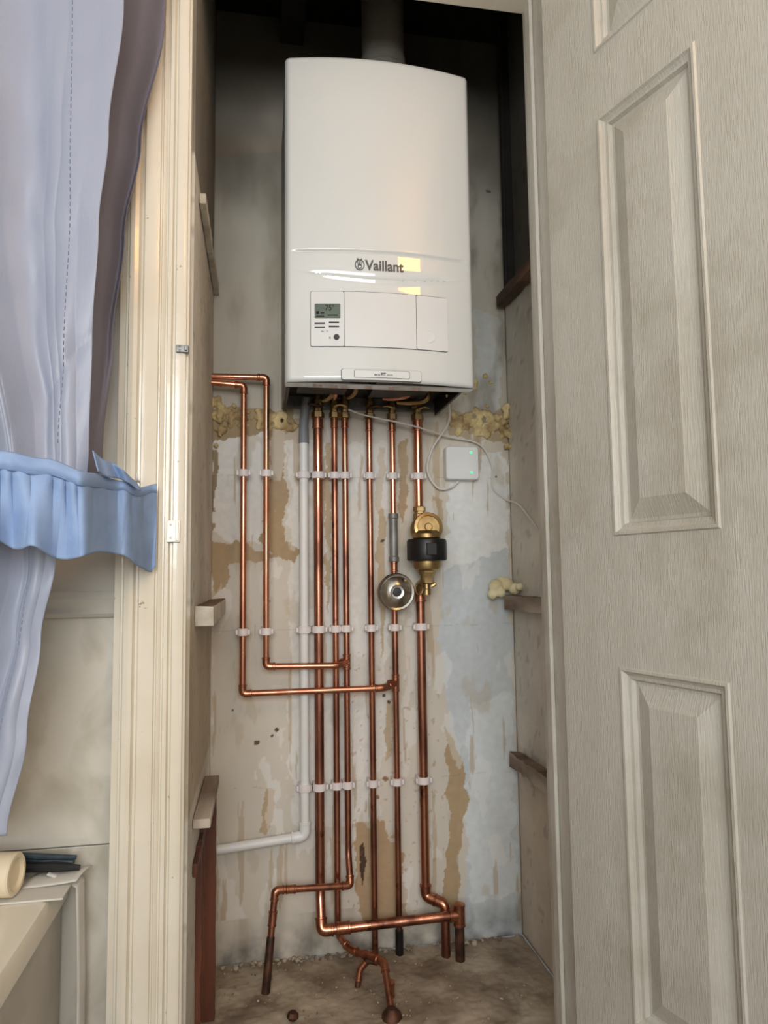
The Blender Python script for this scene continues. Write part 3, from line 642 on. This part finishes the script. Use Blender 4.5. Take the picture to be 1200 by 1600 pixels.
def slat(y0,y1,xx,z0,z1):
    b=B(); nz=24; v=[]; f=[]
    for i in range(nz+1):
        z=z0+(z1-z0)*i/nz; j=.0022*fr(y0,xx,z,45,3)
        v+=[(XL+.0005,y0,z),(xx+j,y0-.3*j,z),(xx+.6*j,y1,z),(XL+.0005,y1,z)]
    for i in range(nz):
        for k in range(4): f.append((i*4+k,i*4+(k+1)%4,(i+1)*4+(k+1)%4,(i+1)*4+k))
    f+=[(3,2,1,0),tuple(nz*4+k for k in range(4))]; b.add(v,f); b.obj('slat',m_woodr,e,smooth=False)
slat(1.546,1.570,-.087,0,zlw-.017); slat(1.385,1.405,-.1025,0,zlw-.075); slat(1.465,1.482,-.1035,.05,zlw-.016)
b=B(); b.box((XL+.001,1.31,zlw-.10),(-.1045,1.545,zlw-.078)); b.obj('cross_rail',m_woodr,e,bevel=.0015)
b=B(); b.box((.05,1.45,2.26),(.11,1.74,2.34)); b.obj('ceiling_joist',m_dark,label='dark timber joist above the boiler',category='timber joist',bevel=.003)
b=B()
for i in range(70):
    x=random.uniform(XL+.03,XR-.04); y=YB-random.uniform(.005,.024); s=random.uniform(.002,.008)
    b.lathe((x,y,.003),(random.uniform(-1,1),random.uniform(-1,1),1),[(s*.3,-s*.4),(s,-.1*s),(s*.8,s*.4),(s*.2,s*.7)],7)
for i in range(220):
    x=random.uniform(XL+.03,XR-.04); y=random.uniform(1.4,1.73); s=random.uniform(.0008,.0032)
    b.lathe((x,y,.001),(random.uniform(-1,1),random.uniform(-1,1),1),[(s*.3,-s*.4),(s,-.1*s),(s*.8,s*.4),(s*.2,s*.7)],6)
b.obj('rubble',m_conc,label='loose plaster crumbs on the cupboard floor',category='rubble',kind='stuff',smooth=False)
q=PZ(457,1590,.006); b=B(); b.lathe(q,(.2,.3,1),[(.006,-.006),(.012,0),(.011,.008),(.004,.013)],9); b.obj('mortar_lump',m_copd,label='dark lump of mortar on the dusty floor',category='lump',smooth=False)
q=PZ(612,1588,.0); b=B(); b.lathe(q,(0,0,1),[(.022,-.004),(.019,.006),(.012,.012),(.009,.016)],14); b.obj('floor_collar',m_copd,label='dark corroded collar where the pipe enters the floor',category='pipe collar')
cable([PX(812,1470,XR-.006),PX(835,1510,XR-.008),PX(868,1570,XR-.008)],.003,'dark cable lying along the wall base',m_copd)

# ------------------------------------------------------------ curtain
def lerp_tab(t,tab):
    for (a,va),(b_,vb) in zip(tab,tab[1:]):
        if t<=b_: k=(t-a)/(b_-a); k=max(0,k); k=k*k*(3-2*k); return va+(vb-va)*k
    return tab[-1][1]
YC=1.00
rt=[(-140,196),(0,186),(200,162),(350,146),(520,136),(700,130),(760,126),(870,78),(1000,54),(1150,32),(1310,0)]
lt=[(-140,-560),(300,-420),(740,-170),(900,-190),(1310,-330)]
def crisp(t):
    s=math.sin(t); return (1-abs(math.sin(t/2))**.7)*1.6-.5+.25*s
def curt(u,v):
    py=-140+v*1450; pr=lerp_tab(py,rt); pl=lerp_tab(py,lt)
    g=math.exp(-((py-770)/170)**2); px=pl+(pr-pl)*u; k=2*math.pi
    f=.030*math.sin(k*2.6*u+.5+.1*math.sin(py/400))
    f+=.011*math.sin(k*4.3*u+.35*math.sin(py/420+1))+.004*crisp(k*4.3*u+1.2)
    f+=.003*crisp(k*9.2*u+1.3+.3*math.sin(py/300))*(.2+.8*min(1,max(0,(py-250)/400)))
    f*=(1-.45*g)
    f+=.008*fr(u*4,py/240,.3,1.2,3)
    f+=.005*crisp((py*.9+px*1.3)/34)*math.exp(-((py-540)/120)**2)*(.3+.7*u)
    f+=.003*math.sin(py/30+u*12)*math.exp(-((py-930)/60)**2)
    Yv=YC+f; back=max(0,u-.86)/.14; Yv+=.03*back*back
    q=P(px,py,YC); return (q.x+.30*f*math.cos(k*2.6*u),min(Yv,1.15),q.z)
cur=empty('curtain',(P(0,740,YC).x,YC,P(0,1310,YC).z),'lavender-grey satin curtain gathered by a blue tieback','curtain')
b=B(); b.grid(curt,280,200); o=b.obj('curtain_cloth',m_curt,cur,ang=80); o.modifiers.new('s','SOLIDIFY').thickness=.0012
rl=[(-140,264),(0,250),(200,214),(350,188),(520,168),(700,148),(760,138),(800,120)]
def curtshade(u,v):
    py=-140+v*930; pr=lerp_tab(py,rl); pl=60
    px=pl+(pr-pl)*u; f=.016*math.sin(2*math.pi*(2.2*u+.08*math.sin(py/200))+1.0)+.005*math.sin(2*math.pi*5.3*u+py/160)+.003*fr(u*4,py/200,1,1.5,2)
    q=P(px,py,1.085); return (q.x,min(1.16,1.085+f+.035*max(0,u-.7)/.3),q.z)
b=B(); b.grid(curtshade,110,120); o=b.obj('lining',m_curtshade,cur,label='added mauve-grey cloth, coloured darker to stand in for shade',ang=80); o.modifiers.new('s','SOLIDIFY').thickness=.001  # extra cloth panel: shading of the curtain's right side put into its colour
b=B(); py=-20
while py<1290:
    if not 690<py<880:
        pts=[]
        for k in range(3):
            p_=py+k*3.2; tx=lerp_tab(p_,[(-20,112),(300,108),(560,98),(690,88),(880,40),(1290,-18)])
            u=(tx-lerp_tab(p_,lt))/(lerp_tab(p_,rt)-lerp_tab(p_,lt)); w=Vector(curt(u,(p_+140)/1450)); pts.append(w+Vector((0,-.0012,0)))
        b.sweep(pts,.0007,5)
    py+=11
b.obj('stitched_seam',m_thread,cur,kind='stuff')
# tieback
tt=[(-200,690),(0,705),(70,717),(140,739),(190,752),(216,762),(245,757)]
bw=[(-200,32),(0,29),(140,22),(200,14),(245,12)]
def ytb(px): return lerp_tab(px,[(-200,.915),(0,.91),(120,.93),(190,1.065),(245,1.160)])
tie=empty('curtain_tieback',P(215,760,1.16),'pale blue frilled fabric tieback hooked to the architrave','curtain tieback')
def band(u,v):
    px=-200+u*445; t=lerp_tab(px,tt); h=lerp_tab(px,bw); py=t+h*v; Yv=ytb(px)-.006*math.sin(math.pi*v)+.0012*math.sin(px/5+2*math.sin(px/23))*v*v
    return tuple(P(px,py,Yv))
b=B(); b.grid(band,260,10); o=b.obj('band',m_blue,tie,ang=80); o.modifiers.new('s','SOLIDIFY').thickness=.0012
def ruff(u,v):
    px=-200+u*445; t=lerp_tab(px,tt); h=lerp_tab(px,bw); bt=t+h
    low=lerp_tab(px,[(-200,812),(0,846),(40,858),(100,868),(150,866),(190,872),(215,884),(235,888),(245,882)])
    w1=math.sin(px/15+1.4*math.sin(px/47))
    low+=6*w1
    py=bt-3+(low-bt+3)*v
    ga=math.exp(-v*2.6)
    Yv=ytb(px)+v*(1-.2*v)*.022*w1+.0065*crisp(px/4.0+1.9*math.sin(px/17))*ga*min(1,v*8)+.003*crisp(px/8+v*1.5)*v-.006*v
    return tuple(P(px+3*v*math.sin(px/15),py,min(Yv,1.166)))
b=B(); b.grid(ruff,460,34); o=b.obj('frill',m_blue,tie,ang=80); o.modifiers.new('s','SOLIDIFY').thickness=.0009
b=B(); b.grid(lambda u,v: tuple(P(144+u*68+v*8,704+u*46+v*(32-u*18)+3*math.sin(u*8),ytb(150+u*60)-.008+.014*math.sin(u*6+1)*(1-v)+.004*math.sin(u*17))),30,10)
o=b.obj('tie_end',m_blue,tie,ang=80); o.modifiers.new('s','SOLIDIFY').thickness=.0012
q=P(217,752,1.165); b=B(); b.sweep(catmull([(q.x,1.170,q.z),(q.x,1.150,q.z),(q.x,1.146,q.z+.01)],5),.0022,8); b.obj('hook',m_cable,tie,label='small white hook')

# ------------------------------------------------------------ bath edge and clutter
XB=-.285; ZB=.445
def rrect(x0,x1,y0,y1,r,z,n=6):
    o=[]
    for cx,cy,s in ((x1-r,y1-r,0),(x0+r,y1-r,1),(x0+r,y0+r,2),(x1-r,y0+r,3)):
        for k in range(n+1):
            t=(s+k/n)*math.pi/2; o.append((cx+r*math.cos(t),cy+r*math.sin(t),z))
    return o
bath=empty('bathtub',(-.63,.4,0),'ivory acrylic bath with grey side panel','bathtub')
b=B(); L=[(0,ZB-.035,.012),(0,ZB-.01,.012),(.004,ZB-.002,.012),(.010,ZB,.012),(.06,ZB,.05),(.075,ZB-.01,.07),(.09,.33,.08),(.13,.14,.1),(.17,.10,.1)]
v=[];f=[];N=28
for o_,z_,r_ in L: v+=rrect(-.995+o_,XB-o_,-.45+o_,YF-.0-o_,r_,z_)
for i in range(len(L)-1):
    for k in range(N): f.append((i*N+k,i*N+(k+1)%N,(i+1)*N+(k+1)%N,(i+1)*N+k))
f.append(tuple((len(L)-1)*N+k for k in range(N))); b.add(v,f); b.obj('tub',m_bath,bath)
b=B(); b.box((XB-.03,-.44,0),(XB-.010,YF-.004,ZB-.034)); b.obj('side_panel',m_bpanel,bath,label='grey side panel',bevel=.002)
c0=Vector((-.47,1.125,ZB+.034)); c1=Vector((-.333,1.105,ZB+.034)); ax=(c1-c0); Lh=ax.length
b=B(); b.lathe(c0,ax,[(.024,0),(.029,.001),(.029,Lh-.002),(.027,Lh),(.022,Lh),(.0215,Lh-.006),(.0005,Lh-.006)],32); b.obj('cream_tube',m_tube,label='cream cylinder lying on the bath rim',category='tube')
b=B(); b.box((-.36,1.09,ZB+.0005),(-.268,1.192,ZB+.003)); b.obj('card_sheet',m_card,label='pale flat card lying on the bath rim',category='card')
b=B(); b.grid(lambda u,v:(-.335+u*.075+.01*v,1.13+v*.055,ZB+.0045+.004*u*u+.003*math.sin(v*3)),8,8); o=b.obj('paper_sheet',m_card,label='loose curled paper on the bath rim',category='paper'); o.modifiers.new('s','SOLIDIFY').thickness=.0008
b=B(); b.sweep([(-.43,1.190,ZB+.030),(-.36,1.187,ZB+.026),(-.31,1.182,ZB+.021),(-.275,1.178,ZB+.018)],[.007,.009,.010,.006],12)
b.obj('paint_brush',m_navy,label='dark blue paint-stained brush resting on the bath rim',category='paint brush')
b=B(); b.sweep([(-.42,1.168,ZB+.022),(-.33,1.166,ZB+.019),(-.30,1.164,ZB+.018),(-.262,1.160,ZB+.016)],[.006,.007,.0075,.004],10); b.obj('marker_pen',m_black,label='black pen lying on the paper',category='pen')
b=B(); b.sweep([(-.36,1.176,ZB+.036),(-.32,1.173,ZB+.031),(-.270,1.172,ZB+.027)],[.004,.005,.003],10); b.obj('screwdriver_handle',m_navy,label='thin dark tool handle lying across a brush',category='tool')
b=B()
def tape(u,v):
    z=ZB+.012-v*(ZB-.02); x=-.266+.006*math.sin(v*3.2)+.004*u; y=1.150+u*.035+.010*v*v
    if v<.04: x-= (0.04-v)*1.0
    return (x,y,z)
b.grid(tape,4,40); o=b.obj('sealing_tape',m_tape,label='curling white sealing strip hanging from the bath rim',category='tape'); o.modifiers.new('s','SOLIDIFY').thickness=.0015

# ------------------------------------------------------------ lights
hx,hz=bp(640,415); e1=1e-3
H=Vector((hx,yfull(hx,hz),hz)); gx=(yfull(hx+e1,hz)-yfull(hx-e1,hz))/(2*e1); gz=(yfull(hx,hz+e1)-yfull(hx,hz-e1))/(2*e1)
nn=Vector((gx,-1,gz)).normalized(); dd=(H-CAM).normalized(); rd=dd-2*dd.dot(nn)*nn
LP=H+rd*1.55
e=empty('pendant_lamp',(LP.x,LP.y,CZ),'small warm square glass pendant lamp','lamp')
b=B(); b.lathe((LP.x,LP.y,CZ),(0,0,-1),[(.04,0),(.04,.02),(.02,.03)],24); b.sweep([(LP.x,LP.y,CZ-.02),(LP.x,LP.y,min(CZ-.03,LP.z+.07))],.003,8); b.obj('lamp_cord',m_gloss,e)
b=B(); b.box((LP.x-.13,LP.y-.03,LP.z-.065),(LP.x+.13,LP.y+.03,LP.z+.065)); b.obj('lamp_shade',m_lamp,e,bevel=.01)
def area(name,loc,tgt,sx,sy,pw,col):
    l=bpy.data.lights.new(name,'AREA'); l.shape='RECTANGLE'; l.size=sx; l.size_y=sy; l.energy=pw; l.color=col
    o=bpy.data.objects.new(name,l); COL.objects.link(o); o.location=loc
    o.rotation_euler=(Vector(tgt)-Vector(loc)).to_track_quat('-Z','Y').to_euler()
area('rear_fill_light',(-.15,-1.5,1.45),(.2,1.6,1.2),1.4,1.0,49,(.96,.985,1))  # added soft fill from behind the camera, no window is modelled there
w=bpy.data.worlds.new('w'); sc.world=w; w.use_nodes=True
w.node_tree.nodes['Background'].inputs[0].default_value=(.9,.92,1,1); w.node_tree.nodes['Background'].inputs[1].default_value=.15
